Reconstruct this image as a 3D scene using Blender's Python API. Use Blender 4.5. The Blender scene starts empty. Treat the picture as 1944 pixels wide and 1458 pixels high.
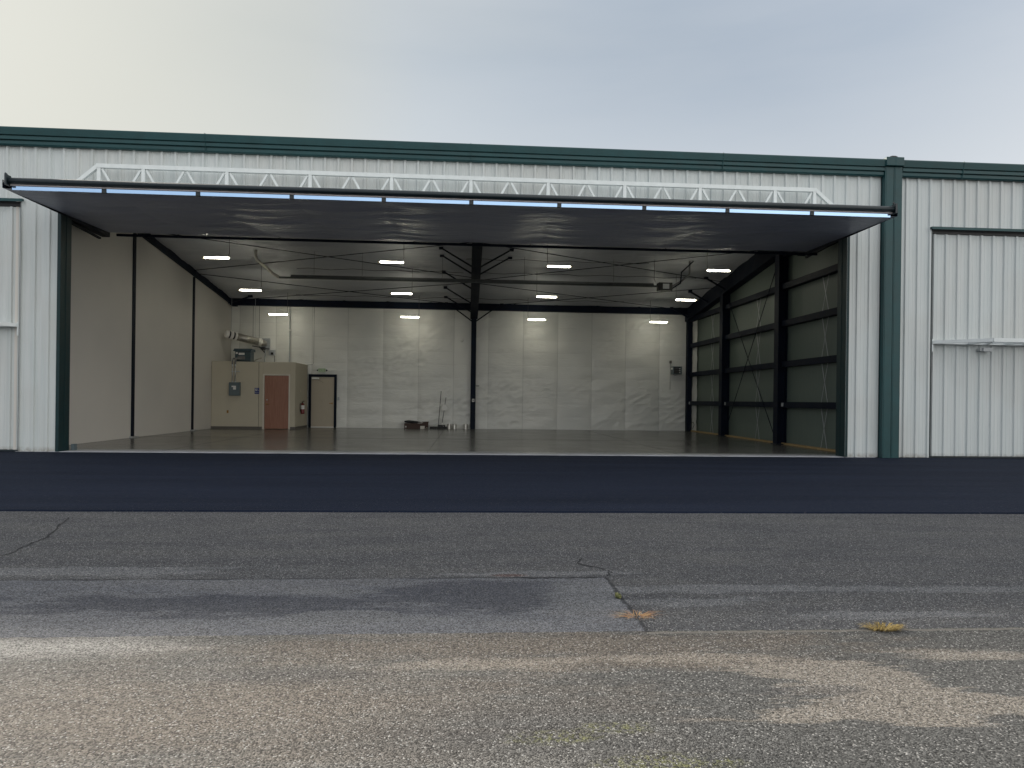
import bpy, math, random
from mathutils import Vector, noise
R = math.radians
random.seed(7)
scene = bpy.context.scene
col = scene.collection

# ------------------------------------------------------------------ camera
CAM_Y, CAM_H, F = -15.809, 1.2913, 1276.14
cam_d = bpy.data.cameras.new('camera'); cam = bpy.data.objects.new('camera', cam_d); col.objects.link(cam)
cam.location = (0, CAM_Y, CAM_H)
cam_d.sensor_width = 36; cam_d.lens = F / 1944 * 36
cam_d.shift_y = 29.97 / 1944
cam_d.clip_end = 5000
from mathutils import Matrix
cam.rotation_euler = (Matrix.Rotation(-0.0662, 3, 'Z') @ Matrix.Rotation(R(90), 3, 'X') @ Matrix.Rotation(0.0123, 3, 'Z')).to_euler()
scene.camera = cam

# ------------------------------------------------------------------ world and sun
SUN_EL, SUN_AZ = R(23.4), R(-45)          # azimuth measured from +Y, negative to the left
w = bpy.data.worlds.new('World'); scene.world = w; w.use_nodes = True
wn = w.node_tree.nodes; wl = w.node_tree.links
bg = wn['Background']; bg.inputs['Strength'].default_value = 0.1
sky = wn.new('ShaderNodeTexSky'); sky.sky_type = 'NISHITA'; sky.sun_disc = False
sky.sun_elevation = SUN_EL; sky.sun_rotation = SUN_AZ
sky.air_density = 1.0; sky.dust_density = 1.0; sky.ozone_density = 1.5
tc = wn.new('ShaderNodeTexCoord')
sd = Vector((math.sin(SUN_AZ) * math.cos(SUN_EL), math.cos(SUN_AZ) * math.cos(SUN_EL), math.sin(SUN_EL)))
def wmath(op, a, b=None, c=None, clamp=False):
    n = wn.new('ShaderNodeMath'); n.operation = op; n.use_clamp = clamp
    for i, v in enumerate((a, b, c)):
        if v is None: continue
        if isinstance(v, (int, float)): n.inputs[i].default_value = v
        else: wl.new(v, n.inputs[i])
    return n.outputs[0]
nrm = wn.new('ShaderNodeVectorMath'); nrm.operation = 'NORMALIZE'; wl.new(tc.outputs['Generated'], nrm.inputs[0])
dot = wn.new('ShaderNodeVectorMath'); dot.operation = 'DOT_PRODUCT'; wl.new(nrm.outputs[0], dot.inputs[0]); dot.inputs[1].default_value = sd
d01 = wmath('MULTIPLY_ADD', dot.outputs['Value'], 0.5, 0.5, True)
glow = wmath('POWER', d01, 9.0)
glow_tight = wmath('POWER', d01, 60.0)
# thin high cloud veil: soft streaks
mp = wn.new('ShaderNodeMapping'); mp.inputs['Scale'].default_value = (1.2, 1.2, 3.5); wl.new(nrm.outputs[0], mp.inputs[0])
nz = wn.new('ShaderNodeTexNoise'); nz.inputs['Scale'].default_value = 1.6; nz.inputs['Detail'].default_value = 4; nz.inputs['Roughness'].default_value = .45
wl.new(mp.outputs[0], nz.inputs['Vector'])
def wmix(fac, a, b):
    n = wn.new('ShaderNodeMix'); n.data_type = 'RGBA'
    for s, v in ((n.inputs[0], fac), (n.inputs[6], a), (n.inputs[7], b)):
        if isinstance(v, (int, float)): s.default_value = v
        elif isinstance(v, tuple): s.default_value = (*v, 1)
        else: wl.new(v, s)
    return n.outputs[2]
sep = wn.new('ShaderNodeSeparateXYZ'); wl.new(nrm.outputs[0], sep.inputs[0])
# veil dull ahead; extra brightness added overhead and behind to light facade and interior
back = wmath('MULTIPLY_ADD', sep.outputs[1], -.62, .52, True)
back = wmath('SMOOTH_MIN', back, 1.0, .1)
up = wmath('MULTIPLY_ADD', sep.outputs[2], 1.9, -.95, True)
hz = wmath('MULTIPLY_ADD', sep.outputs[2], -3.2, 1.45, True)
clear = wmix(hz, (1.85, 2.2, 2.65), (4.15, 4.2, 4.15))
str_ = wn.new('ShaderNodeTexNoise'); str_.inputs['Scale'].default_value = 2.2; str_.inputs['Detail'].default_value = 6; str_.inputs['Roughness'].default_value = .55
mp2 = wn.new('ShaderNodeMapping'); mp2.inputs['Scale'].default_value = (1, 1, 5); mp2.inputs['Rotation'].default_value = (.3, .25, 0); wl.new(nrm.outputs[0], mp2.inputs[0]); wl.new(mp2.outputs[0], str_.inputs['Vector'])
clear = wmix(wmath('MULTIPLY_ADD', str_.outputs['Fac'], .9, -.3, True), clear, (3.0, 3.15, 3.35))
veil = wmix(glow, clear, (3.75, 3.75, 3.35))
veil = wmix(wmath('MULTIPLY', glow_tight, .35), veil, (4.6, 4.5, 4.1))
veil = wmix(up, veil, (5.3, 5.3, 5.3))
side = wmath('MULTIPLY_ADD', sep.outputs[0], .75, .5, True)  # added brightness leans to the right so the wall ribs show shading
veil = wmix(back, veil, wmix(side, (4.3, 4.5, 4.8), (9.6, 9.3, 8.8)))
fac = wmath('MULTIPLY_ADD', nz.outputs['Fac'], .15, .82, True)
fac = wmath('MAXIMUM', fac, wmath('MULTIPLY_ADD', glow, .6, .66, True))
final = wmix(fac, sky.outputs[0], veil)
wl.new(final, bg.inputs['Color'])

sun_d = bpy.data.lights.new('sun', 'SUN'); sun_d.energy = 3.6; sun_d.angle = R(2.5); sun_d.color = (1, .93, .82)
sun = bpy.data.objects.new('sun', sun_d); col.objects.link(sun)
sun.rotation_euler = sd.to_track_quat('Z', 'Y').to_euler()
scene.view_settings.view_transform = 'Standard'; scene.view_settings.look = 'None'
scene.view_settings.exposure = 1.0; scene.view_settings.gamma = 1

# ------------------------------------------------------------------ helpers
ORG = {}
class MB:
    def __init__(s): s.v = []; s.f = []
    def add(s, vs, fs):
        n = len(s.v); s.v += [tuple(x) for x in vs]; s.f += [tuple(i + n for i in f) for f in fs]; return s
    def box(s, x0, x1, y0, y1, z0, z1):
        return s.add([(x, y, z) for z in (z0, z1) for y in (y0, y1) for x in (x0, x1)],
                     [(0, 2, 3, 1), (4, 5, 7, 6), (0, 1, 5, 4), (2, 6, 7, 3), (0, 4, 6, 2), (1, 3, 7, 5)])
    def bar(s, p, q, w, h, up=(0, 0, 1)):
        p, q = Vector(p), Vector(q); d = (q - p).normalized(); u = Vector(up)
        if abs(d.dot(u)) > .98: u = Vector((0, 1, 0))
        a = d.cross(u).normalized(); b = a.cross(d).normalized()
        vs = [c + a * (i * w / 2) + b * (j * h / 2) for c in (p, q) for i, j in ((-1, -1), (1, -1), (1, 1), (-1, 1))]
        return s.add(vs, [(0, 1, 2, 3), (7, 6, 5, 4), (0, 4, 5, 1), (1, 5, 6, 2), (2, 6, 7, 3), (3, 7, 4, 0)])
    def tube(s, pts, r, n=8, cap=True):
        pts = [Vector(p) for p in pts]; rs = r if isinstance(r, (list, tuple)) else [r] * len(pts)
        base = len(s.v); k = len(pts); pa = None
        for i, p in enumerate(pts):
            d = (pts[min(i + 1, k - 1)] - pts[max(i - 1, 0)]).normalized()
            if pa is None:
                u = Vector((0, 0, 1)) if abs(d.z) < .9 else Vector((0, 1, 0)); a = d.cross(u).normalized()
            else: a = (pa - d * pa.dot(d)).normalized()
            pa = a; b = a.cross(d)
            for j in range(n):
                t = 2 * math.pi * j / n; s.v.append(tuple(p + (a * math.cos(t) + b * math.sin(t)) * rs[i]))
        for i in range(k - 1):
            for j in range(n):
                j2 = (j + 1) % n
                s.f.append((base + i * n + j, base + i * n + j2, base + (i + 1) * n + j2, base + (i + 1) * n + j))
        if cap:
            s.f.append(tuple(base + j for j in range(n))[::-1]); s.f.append(tuple(base + (k - 1) * n + j for j in range(n)))
        return s
    def extrude_x(s, prof, x0, x1):      # closed profile of (y, z)
        n = len(prof); vs = [(x, y, z) for x in (x0, x1) for y, z in prof]
        fs = [(i, (i + 1) % n, n + (i + 1) % n, n + i) for i in range(n)] + [tuple(range(n))[::-1], tuple(range(n, 2 * n))]
        return s.add(vs, fs)
    def lathe(s, cx, cy, prof, n=20):    # prof of (r, z)
        base = len(s.v); k = len(prof)
        for r, z in prof:
            for j in range(n):
                t = 2 * math.pi * j / n; s.v.append((cx + r * math.cos(t), cy + r * math.sin(t), z))
        for i in range(k - 1):
            for j in range(n):
                j2 = (j + 1) % n; s.f.append((base + i * n + j, base + i * n + j2, base + (i + 1) * n + j2, base + (i + 1) * n + j))
        s.f.append(tuple(base + j for j in range(n))[::-1]); s.f.append(tuple(base + (k - 1) * n + j for j in range(n)))
        return s
    def grid(s, fn, nu, nv):
        base = len(s.v)
        for i in range(nu + 1):
            for j in range(nv + 1): s.v.append(tuple(fn(i / nu, j / nv)))
        for i in range(nu):
            for j in range(nv):
                a = base + i * (nv + 1) + j; s.f.append((a, a + nv + 1, a + nv + 2, a + 1))
        return s
    def build(s, name, m, parent=None, smooth=False, bevel=0, kind=None, label=None):
        o0 = Vector(ORG.get(parent.name, (0, 0, 0))) if parent else Vector((0, 0, 0))
        me = bpy.data.meshes.new(name); me.from_pydata([tuple(Vector(v) - o0) for v in s.v], [], s.f); me.update()
        o = bpy.data.objects.new(name, me); col.objects.link(o)
        me.materials.append(M[m])
        if smooth: me.polygons.foreach_set('use_smooth', [True] * len(me.polygons))
        if bevel:
            b = o.modifiers.new('bevel', 'BEVEL'); b.width = bevel; b.segments = 2; b.limit_method = 'ANGLE'
        if parent: o.parent = parent
        ORG[o.name] = tuple(o0)
        if kind: o['kind'] = kind
        if label: o['label'] = label
        return o
def thing(name, label, cat, loc=(0, 0, 0), group=None):
    o = bpy.data.objects.new(name, None); col.objects.link(o); o.location = loc; ORG[o.name] = tuple(loc)
    o.empty_display_size = .2
    o['label'] = label; o['category'] = cat
    if group: o['group'] = group
    return o
def tag(o, label, cat, group=None):
    o['label'] = label; o['category'] = cat
    if group: o['group'] = group
    return o
def text_mesh(s, body, size, mat, loc, rot, parent, name, depth=.002):
    cu = bpy.data.curves.new(name, 'FONT'); cu.body = body; cu.size = size; cu.extrude = depth; cu.align_x = 'CENTER'; cu.align_y = 'CENTER'
    t = bpy.data.objects.new('tmp', cu); col.objects.link(t); bpy.context.view_layer.update()
    me = bpy.data.meshes.new_from_object(t.evaluated_get(bpy.context.evaluated_depsgraph_get()))
    bpy.data.objects.remove(t)
    me.transform(Matrix.Translation(Vector(loc) - Vector(ORG.get(parent.name, (0, 0, 0)))) @ rot.to_4x4())
    o = bpy.data.objects.new(name, me); col.objects.link(o); me.materials.clear(); me.materials.append(M[mat]); o.parent = parent
    return o

# ------------------------------------------------------------------ materials
M = {}
class NT:
    def __init__(s, name):
        m = bpy.data.materials.new(name); m.use_nodes = True; s.m = m; s.n = m.node_tree.nodes; s.l = m.node_tree.links
        s.p = s.n['Principled BSDF']; M[name] = m
        s.tc = s.n.new('ShaderNodeTexCoord').outputs['Object']
    def link(s, v, sock):
        if isinstance(v, (int, float)): sock.default_value = v
        elif isinstance(v, tuple): sock.default_value = (*v, 1) if len(sock.default_value) == 4 else v
        else: s.l.new(v, sock)
    def math(s, op, a, b=None, c=None, clamp=False):
        n = s.n.new('ShaderNodeMath'); n.operation = op; n.use_clamp = clamp
        for i, v in enumerate((a, b, c)):
            if v is not None: s.link(v, n.inputs[i])
        return n.outputs[0]
    def mapping(s, scale=(1, 1, 1), vec=None, rot=(0, 0, 0), loc=(0, 0, 0)):
        n = s.n.new('ShaderNodeMapping'); s.l.new(vec or s.tc, n.inputs[0]); n.inputs['Scale'].default_value = scale
        n.inputs['Rotation'].default_value = rot; n.inputs['Location'].default_value = loc; return n.outputs[0]
    def noise(s, scale, detail=4, rough=.5, vec=None, dist=0):
        n = s.n.new('ShaderNodeTexNoise'); s.l.new(vec or s.tc, n.inputs['Vector'])
        n.inputs['Scale'].default_value = scale; n.inputs['Detail'].default_value = detail; n.inputs['Roughness'].default_value = rough
        n.inputs['Distortion'].default_value = dist; return n.outputs['Fac']
    def voro(s, scale, vec=None, feature='F1', out='Distance'):
        n = s.n.new('ShaderNodeTexVoronoi'); n.feature = feature; s.l.new(vec or s.tc, n.inputs['Vector']); n.inputs['Scale'].default_value = scale
        return n.outputs[out]
    def ramp(s, v, lo, hi, a=0.0, b=1.0):
        n = s.n.new('ShaderNodeMapRange'); n.clamp = True; s.link(v, n.inputs[0])
        for i, x in zip((1, 2, 3, 4), (lo, hi, a, b)): n.inputs[i].default_value = x
        return n.outputs[0]
    def mix(s, f, a, b, mode='MIX'):
        n = s.n.new('ShaderNodeMix'); n.data_type = 'RGBA'; n.blend_type = mode
        s.link(f, n.inputs[0]); s.link(a, n.inputs[6]); s.link(b, n.inputs[7]); return n.outputs[2]
    def xyz(s):
        n = s.n.new('ShaderNodeSeparateXYZ'); s.l.new(s.tc, n.inputs[0]); return n.outputs
    def bump(s, h, dist, strength=1.0, prev=None):
        n = s.n.new('ShaderNodeBump'); s.link(h, n.inputs['Height']); n.inputs['Distance'].default_value = dist; n.inputs['Strength'].default_value = strength
        if prev is not None: s.l.new(prev, n.inputs['Normal'])
        return n.outputs[0]
    def out(s, color=None, rough=None, normal=None, metal=None, spec=None):
        if color is not None: s.link(color, s.p.inputs['Base Color'])
        if rough is not None: s.link(rough, s.p.inputs['Roughness'])
        if normal is not None: s.l.new(normal, s.p.inputs['Normal'])
        if metal is not None: s.link(metal, s.p.inputs['Metallic'])
        if spec is not None: s.link(spec, s.p.inputs['Specular IOR Level'])
        return s
def simple(name, c, rough=.5, metal=0., var=.12, nscale=6., bump=0., spec=.5):
    t = NT(name); n = t.noise(nscale, 5, .6)
    a = tuple(x * (1 - var) for x in c); b = tuple(min(1, x * (1 + var)) for x in c)
    t.out(t.mix(t.ramp(n, .3, .7), a, b), t.ramp(n, .3, .7, rough * .9, min(1, rough * 1.15)), metal=metal, spec=spec)
    if bump: t.out(normal=t.bump(t.noise(nscale * 8, 3), bump))
    return t

simple('green_trim', (.012, .055, .060), .42, var=.15, nscale=2.5, spec=.35)
simple('beam_green', (.008, .017, .022), .4, var=.2, nscale=5)
simple('jamb_green', (.006, .026, .029), .45, var=.2, nscale=4, spec=.3)
simple('navy_steel', (.004, .008, .019), .6, var=.25, nscale=3, spec=.15)
simple('white_steel', (.67, .71, .71), .45, var=.06)
simple('galv', (.5, .52, .54), .35, metal=.8, var=.15, nscale=20)
simple('galv_strap', (.42, .44, .45), .45, metal=.3, var=.1, nscale=20)
simple('flashing', (.38, .54, .76), .08, metal=1.0, var=.03, nscale=3)
simple('door_edge_white', (.75, .7, .7), .5, var=.05)
simple('black', (.012, .012, .014), .5, var=.2)
simple('dark_plastic', (.02, .02, .022), .45, var=.2)
simple('grey_box', (.10, .135, .15), .45, var=.08)
simple('transformer_grey', (.045, .075, .09), .45, var=.12)
simple('white_plastic', (.75, .75, .72), .4, var=.04)
simple('cream_plastic', (.6, .55, .42), .4, var=.06)
simple('duct_white', (.78, .76, .72), .35, var=.1, nscale=5)
simple('duct_foil', (.42, .40, .36), .3, metal=.7, var=.2, nscale=14)
simple('restroom_paint', (.50, .46, .365), .8, var=.03, nscale=2, bump=.0006)
simple('base_rubber', (.11, .10, .09), .5, var=.1)
simple('frame_paint', (.6, .57, .5), .5, var=.04)
simple('door_beige', (.42, .37, .29), .5, var=.04, nscale=3)
simple('brass', (.35, .2, .06), .35, metal=.8, var=.1)
simple('sign_blue', (.008, .022, .16), .4, var=.05)
simple('ext_red', (.16, .012, .012), .3, var=.1)
simple('label_white', (.7, .7, .68), .6, var=.05)
simple('exit_green', (.20, .42, .14), .4, var=.1)
simple('exit_face', (.42, .5, .38), .35, var=.05)
simple('cardboard', (.065, .04, .033), .8, var=.15, nscale=10)
simple('paper', (.6, .58, .53), .8, var=.06)
simple('can_metal', (.55, .54, .5), .3, metal=.75, var=.15, nscale=15)
simple('wood_sill', (.36, .25, .11), .8, var=.2, nscale=12)
simple('roof_metal', (.3, .32, .32), .5, var=.1)
simple('reflector', (.12, .13, .13), .5, metal=.3, var=.15)
simple('cord_grey', (.16, .16, .16), .6)
simple('cord_dark', (.04, .04, .045), .6)
simple('shade_white', (.2, .2, .2), .5)
simple('crack_dark', (.012, .013, .015), .9)

# painted ribbed sheet with faint streaks and grime
t = NT('white_sheet'); x = t.xyz()
st = t.noise(1.0, 5, .6, t.mapping((7, 1, .35))); big = t.noise(.5, 3, .5)
c = t.mix(t.ramp(st, .35, .7), (.53, .575, .575), (.61, .64, .635))
c = t.mix(t.math('MULTIPLY', t.ramp(big, .42, .7), .4), c, (.50, .49, .46))
low = t.math('MULTIPLY', t.ramp(x[2], .0, .12, 1, 0), t.ramp(t.noise(9, 4, .7), .35, .65))
c = t.mix(t.math('MULTIPLY', low, .75), c, (.2, .17, .13))
t.out(c, .45, t.bump(t.noise(1.2, 2, .5, t.mapping((1, 1, .35))), .003), spec=.3)

t = NT('liner_panel'); c = t.mix(t.noise(3, 4, .6, t.mapping((1, 6, .5))), (.105, .145, .125), (.165, .195, .165)); t.out(c, .5, spec=.3)

t = NT('drywall'); x = t.xyz()
c = t.mix(t.ramp(t.noise(.45, 3, .5), .3, .7), (.62, .595, .555), (.67, .64, .59)); 
t.out(c, .62, t.bump(t.noise(60, 2), .0006), spec=.35)

t = NT('wood_door'); g = t.noise(2.2, 6, .65, t.mapping((9, 9, .6)), dist=.6)
t.out(t.mix(t.ramp(g, .3, .75), (.25, .11, .072), (.34, .175, .12)), .3)

def vinyl(name, c0, c1, wr, rot, rough=.34, bd=.02, spec=.5):
    t = NT(name)
    a = t.noise(1.0, 5, .6, t.mapping(wr, rot=rot), dist=.8)
    b = t.noise(2.3, 4, .6, t.mapping((wr[0] * .7, wr[1], wr[2] * 1.4), rot=(rot[0], rot[1] + 1.1, rot[2] + .35)), dist=1.2)
    ridge = t.math('SUBTRACT', 1.0, t.math('MULTIPLY', t.math('ABSOLUTE', t.math('SUBTRACT', a, .5)), 5.0), clamp=True)
    ridge2 = t.math('SUBTRACT', 1.0, t.math('MULTIPLY', t.math('ABSOLUTE', t.math('SUBTRACT', b, .5)), 6.0), clamp=True)
    msk = t.ramp(t.noise(.7, 2), .4, .62)
    h = t.math('ADD', t.math('MULTIPLY', ridge, t.math('MULTIPLY_ADD', msk, .8, .2)), t.math('MULTIPLY', ridge2, .5))
    c = t.mix(t.ramp(t.noise(.5, 3), .35, .65), c0, c1)
    t.out(c, rough, t.bump(h, bd), spec=spec); return t
t = vinyl('vinyl_wall', (.66, .67, .64), (.74, .74, .70), (.8, 1, 2.4), (0, .45, 0), bd=.007, rough=.3)
x = t.xyz()
def tape(c_, off, per, wdt):
    f = t.math('FRACT', t.math('DIVIDE', t.math('SUBTRACT', c_, off), per)); d_ = t.math('ABSOLUTE', t.math('SUBTRACT', f, .5))
    return t.ramp(d_, .5 - wdt / per, .5 - wdt / per * .4, 0, 1)
ln = t.math('MAXIMUM', tape(x[0], -6.72, 1.525, .022), t.math('MULTIPLY', tape(x[2], 0.0, .56, .014), t.math('MULTIPLY', t.ramp(t.noise(.8, 2), .42, .55), .5)))
pc = t.p.inputs['Base Color'].links[0].from_socket
t.out(t.mix(t.math('MULTIPLY', ln, .30), pc, (.26, .26, .25)))
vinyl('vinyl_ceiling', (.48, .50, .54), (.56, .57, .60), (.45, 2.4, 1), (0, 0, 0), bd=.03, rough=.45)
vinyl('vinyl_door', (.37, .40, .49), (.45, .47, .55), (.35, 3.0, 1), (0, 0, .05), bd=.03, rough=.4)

# polished floor
t = NT('floor_concrete'); x = t.xyz()
n1 = t.noise(.8, 6, .6); n2 = t.noise(9, 5, .7)
c = t.mix(t.ramp(n1, .35, .7), (.092, .093, .085), (.130, .130, .118)); c = t.mix(t.math('MULTIPLY', n2, .25), c, (.18, .165, .145))
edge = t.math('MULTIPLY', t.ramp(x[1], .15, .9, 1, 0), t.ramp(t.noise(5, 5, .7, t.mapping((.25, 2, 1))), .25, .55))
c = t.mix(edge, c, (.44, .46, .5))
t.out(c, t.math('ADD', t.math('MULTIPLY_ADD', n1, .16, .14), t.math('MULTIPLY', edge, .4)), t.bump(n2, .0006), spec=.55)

# old asphalt -------------------------------------------------------------
def asphalt(name):
    t = NT(name); x = t.xyz(); X, Y = x[0], x[1]
    warp = t.noise(2.6, 7, .66, t.mapping((.75, 3.2, 1))); warp2 = t.noise(.9, 4, .6)
    def blob(cx, cy, rx, ry, soft=.22, wamp=1.7):
        a = t.math('DIVIDE', t.math('SUBTRACT', X, cx), rx); b = t.math('DIVIDE', t.math('SUBTRACT', Y, cy), ry)
        d = t.math('SQRT', t.math('ADD', t.math('MULTIPLY', a, a), t.math('MULTIPLY', b, b)))
        d = t.math('ADD', d, t.math('MULTIPLY', t.math('SUBTRACT', warp, .5), wamp * 2))
        return t.ramp(d, 1 - soft, 1 + soft, 1, 0)
    def both(ms):
        r = ms[0]
        for m in ms[1:]: r = t.math('MAXIMUM', r, m)
        return r
    # pavement A (near and left patch) / B (coarse, farther right)
    wob = t.math('MULTIPLY', t.math('SUBTRACT', t.noise(14, 3), .5), .05)
    Yw = t.math('ADD', Y, wob); Xw = t.math('ADD', X, wob)
    right = t.math('GREATER_THAN', Xw, 1.04)
    lim = t.math('MULTIPLY_ADD', right, -1.2, -10.83)
    isA = t.math('LESS_THAN', Yw, lim)
    patch = t.math('MULTIPLY', isA, t.math('GREATER_THAN', Yw, -12.0))        # finer left patch
    # aggregate
    vc = t.n.new('ShaderNodeTexVoronoi'); t.l.new(t.tc, vc.inputs['Vector']); vc.inputs['Scale'].default_value = 150
    vcol = t.n.new('ShaderNodeSeparateColor'); t.l.new(vc.outputs['Color'], vcol.inputs[0])
    rnd = vcol.outputs[0]; rnd2 = vcol.outputs[1]
    fine = t.noise(160, 3, .7)
    near = (.136, .130, .120); 
    c = t.mix(isA, (.088, .090, .097), near)
    c = t.mix(patch, c, (.108, .112, .125))
    # broad mottling
    m1 = t.noise(1.3, 5, .62, t.mapping((.6, 2.2, 1)))
    c = t.mix(t.math('MULTIPLY', t.ramp(m1, .42, .72), .35), c, (.15, .145, .135))
    c = t.mix(t.math('MULTIPLY', t.ramp(m1, .5, .28), .35), c, (.04, .042, .047))
    # dusty pale bands beyond the seam
    dust = t.math('MULTIPLY', both([blob(1.9, -11.15, 1.3, .09), blob(1.5, -11.45, .65, .09), blob(.6, -10.72, .75, .07), blob(2.6, -11.75, .6, .07), blob(-2.9, -10.6, 1.2, .13), blob(3.4, -11.2, .9, .08)]), .5)
    c = t.mix(dust, c, (.20, .205, .215))
    # left patch: pale dried areas and darker damp ones, irregular
    wet = both([blob(-1.75, -11.42, 1.25, .20), blob(.05, -11.25, .75, .34), blob(-.9, -11.62, .8, .13)])
    wet = t.math('MULTIPLY', wet, patch)
    c = t.mix(t.math('MULTIPLY', wet, .75), c, (.045, .048, .060))
    pud = t.math('MULTIPLY', both([blob(-.75, -11.72, .55, .13, .1), blob(.78, -11.3, .22, .3, .15), blob(-1.0, -11.15, .35, .08, .15)]), patch)
    c = t.mix(t.math('MULTIPLY', pud, .75), c, (.125, .128, .135))
    # weathering near the camera: brown to the left, neutral and darker to the right
    nearm = t.math('LESS_THAN', Yw, -12.0)
    rightn = t.math('MULTIPLY', t.ramp(t.math('ADD', X, t.math('MULTIPLY', warp2, 2.2)), .9, 1.9), nearm)
    c = t.mix(t.math('MULTIPLY', rightn, .8), c, (.078, .079, .078))
    brown = t.math('MULTIPLY', both([blob(.3, -12.22, 1.7, .2, .4), blob(-1.2, -12.9, 1.4, .4, .6), blob(1.0, -12.45, 1.0, .10, .4)]), nearm)
    c = t.mix(t.math('MULTIPLY', brown, .5), c, (.165, .135, .108))
    pale = both([blob(1.75, -12.6, .42, .17, .12), blob(2.05, -13.0, .85, .14, .12), blob(1.95, -12.8, .35, .2, .15), blob(2.6, -12.42, .35, .06, .3), blob(1.15, -12.4, .5, .06, .3), blob(.0, -12.45, .6, .07, .4)])
    c = t.mix(t.math('MULTIPLY', t.math('MULTIPLY', pale, nearm), .68), c, (.24, .215, .185))
    sun_glint = t.math('MULTIPLY', blob(-2.25, -12.14, .7, .13, .6, 1.0), nearm)  # sun glint on the ground, painted into the colour
    c = t.mix(t.math('MULTIPLY', sun_glint, .7), c, (.40, .385, .36))
    darkg = t.math('MULTIPLY', both([blob(1.62, -12.82, .28, .05, .3), blob(.2, -13.1, .5, .2, .6), blob(-.9, -12.55, .5, .08, .5)]), nearm)
    c = t.mix(t.math('MULTIPLY', darkg, .5), c, (.07, .07, .072))
    # moss
    moss = t.math('MULTIPLY', both([blob(.72, -13.42, .22, .07, .4, 1.6), blob(.35, -13.2, .16, .05, .4, 1.4), blob(.62, -13.12, .14, .04, .4, 1.5), blob(.95, -13.4, .08, .03, .4, 1.4)]), t.ramp(t.noise(45, 4, .7), .45, .6))
    c = t.mix(t.math('MULTIPLY', moss, .7), c, (.15, .155, .06))
    red = blob(.33, -10.76, .13, .035, .3, .5)
    c = t.mix(t.math('MULTIPLY', red, .6), c, (.09, .03, .02))
    # stones
    sp = t.ramp(rnd, .0, 1.0, .30, 1.9)
    spd = t.mix(1.0, c, sp, 'MULTIPLY')
    lite = t.math('MULTIPLY', t.math('GREATER_THAN', rnd2, .955), t.math('SUBTRACT', 1.0, t.math('MULTIPLY', patch, .7)))
    spd = t.mix(t.math('MULTIPLY', lite, .75), spd, (.5, .49, .47))
    pit = t.ramp(fine, .36, .46, .8, 0)
    spd = t.mix(t.math('MULTIPLY', pit, .7), spd, (.015, .015, .015))
    # sealed seam lines
    def seam(coord, at, wdt, m):
        d = t.math('ABSOLUTE', t.math('SUBTRACT', coord, at)); return t.math('MULTIPLY', t.ramp(d, wdt * .5, wdt, 1, 0), m)
    leftm = t.math('LESS_THAN', Xw, 1.05)
    bet = t.math('MULTIPLY', t.math('LESS_THAN', Y, -10.83), t.math('GREATER_THAN', Y, -12.02))
    s1 = seam(Yw, -10.83, .018, leftm); s2 = seam(Xw, 1.05, .018, bet)
    s3 = seam(Yw, -12.03, .02, right)
    brk = t.ramp(t.noise(2.4, 4), .38, .55)
    spd = t.mix(t.math('MULTIPLY', t.math('MAXIMUM', t.math('MULTIPLY', s1, brk), t.math('MULTIPLY', s2, .8)), .75), spd, (.015, .016, .02))
    spd = t.mix(t.math('MULTIPLY', s3, .7), spd, (.22, .205, .18))
    hgt = t.math('ADD', t.math('MULTIPLY', t.math('SUBTRACT', 1.0, vc.outputs['Distance']), .8), t.math('ADD', t.math('MULTIPLY', rnd, .5), t.math('MULTIPLY', fine, .9)))
    amt = t.math('MULTIPLY_ADD', patch, -.4, 1.0)
    bn = t.n.new('ShaderNodeBump'); t.l.new(hgt, bn.inputs['Height']); bn.inputs['Distance'].default_value = .009; t.l.new(amt, bn.inputs['Strength'])
    t.out(spd, .85, bn.outputs[0], spec=.25)
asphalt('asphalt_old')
t = NT('asphalt_new'); vn = t.noise(140, 3, .7); m = t.ramp(t.noise(1.1, 6, .65, t.mapping((.12, 1.6, 1))), .32, .68)
c = t.mix(m, (.004, .0095, .025), (.0135, .0215, .046)); c = t.mix(t.math('MULTIPLY', t.math('GREATER_THAN', t.noise(45, 2, .5), .70), .8), c, (.13, .13, .14))
x = t.xyz(); wn_ = t.noise(130, 2, .8); c = t.mix(t.ramp(wn_, .3, .7, .55, 0), c, (.002, .003, .005))
t.out(c, .85, t.bump(vn, .008), spec=.15)

t = NT('lamp_glow'); t.p.inputs['Emission Color'].default_value = (1, .96, .78, 1); t.p.inputs['Emission Strength'].default_value = 22.0; t.out((.9, .9, .85), .4)
t = NT('dry_grass'); oi = t.noise(110, 3, .7); t.out(t.mix(t.ramp(oi, .38, .62), (.10, .065, .02), (.46, .34, .11)), .8)
t = NT('dry_stalk'); oi = t.noise(30, 2); t.out(t.mix(t.ramp(oi, .3, .7), (.38, .17, .08), (.52, .36, .17)), .8)
t = NT('green_weed'); oi = t.noise(30, 2); t.out(t.mix(t.ramp(oi, .3, .7), (.08, .10, .03), (.30, .28, .12)), .8)

# ------------------------------------------------------------------ setting
MB().grid(lambda u, v: (-300 + 600 * u, -200 + 500 * v, -.03), 4, 4).build('ground', 'asphalt_old', kind='structure')
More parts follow.
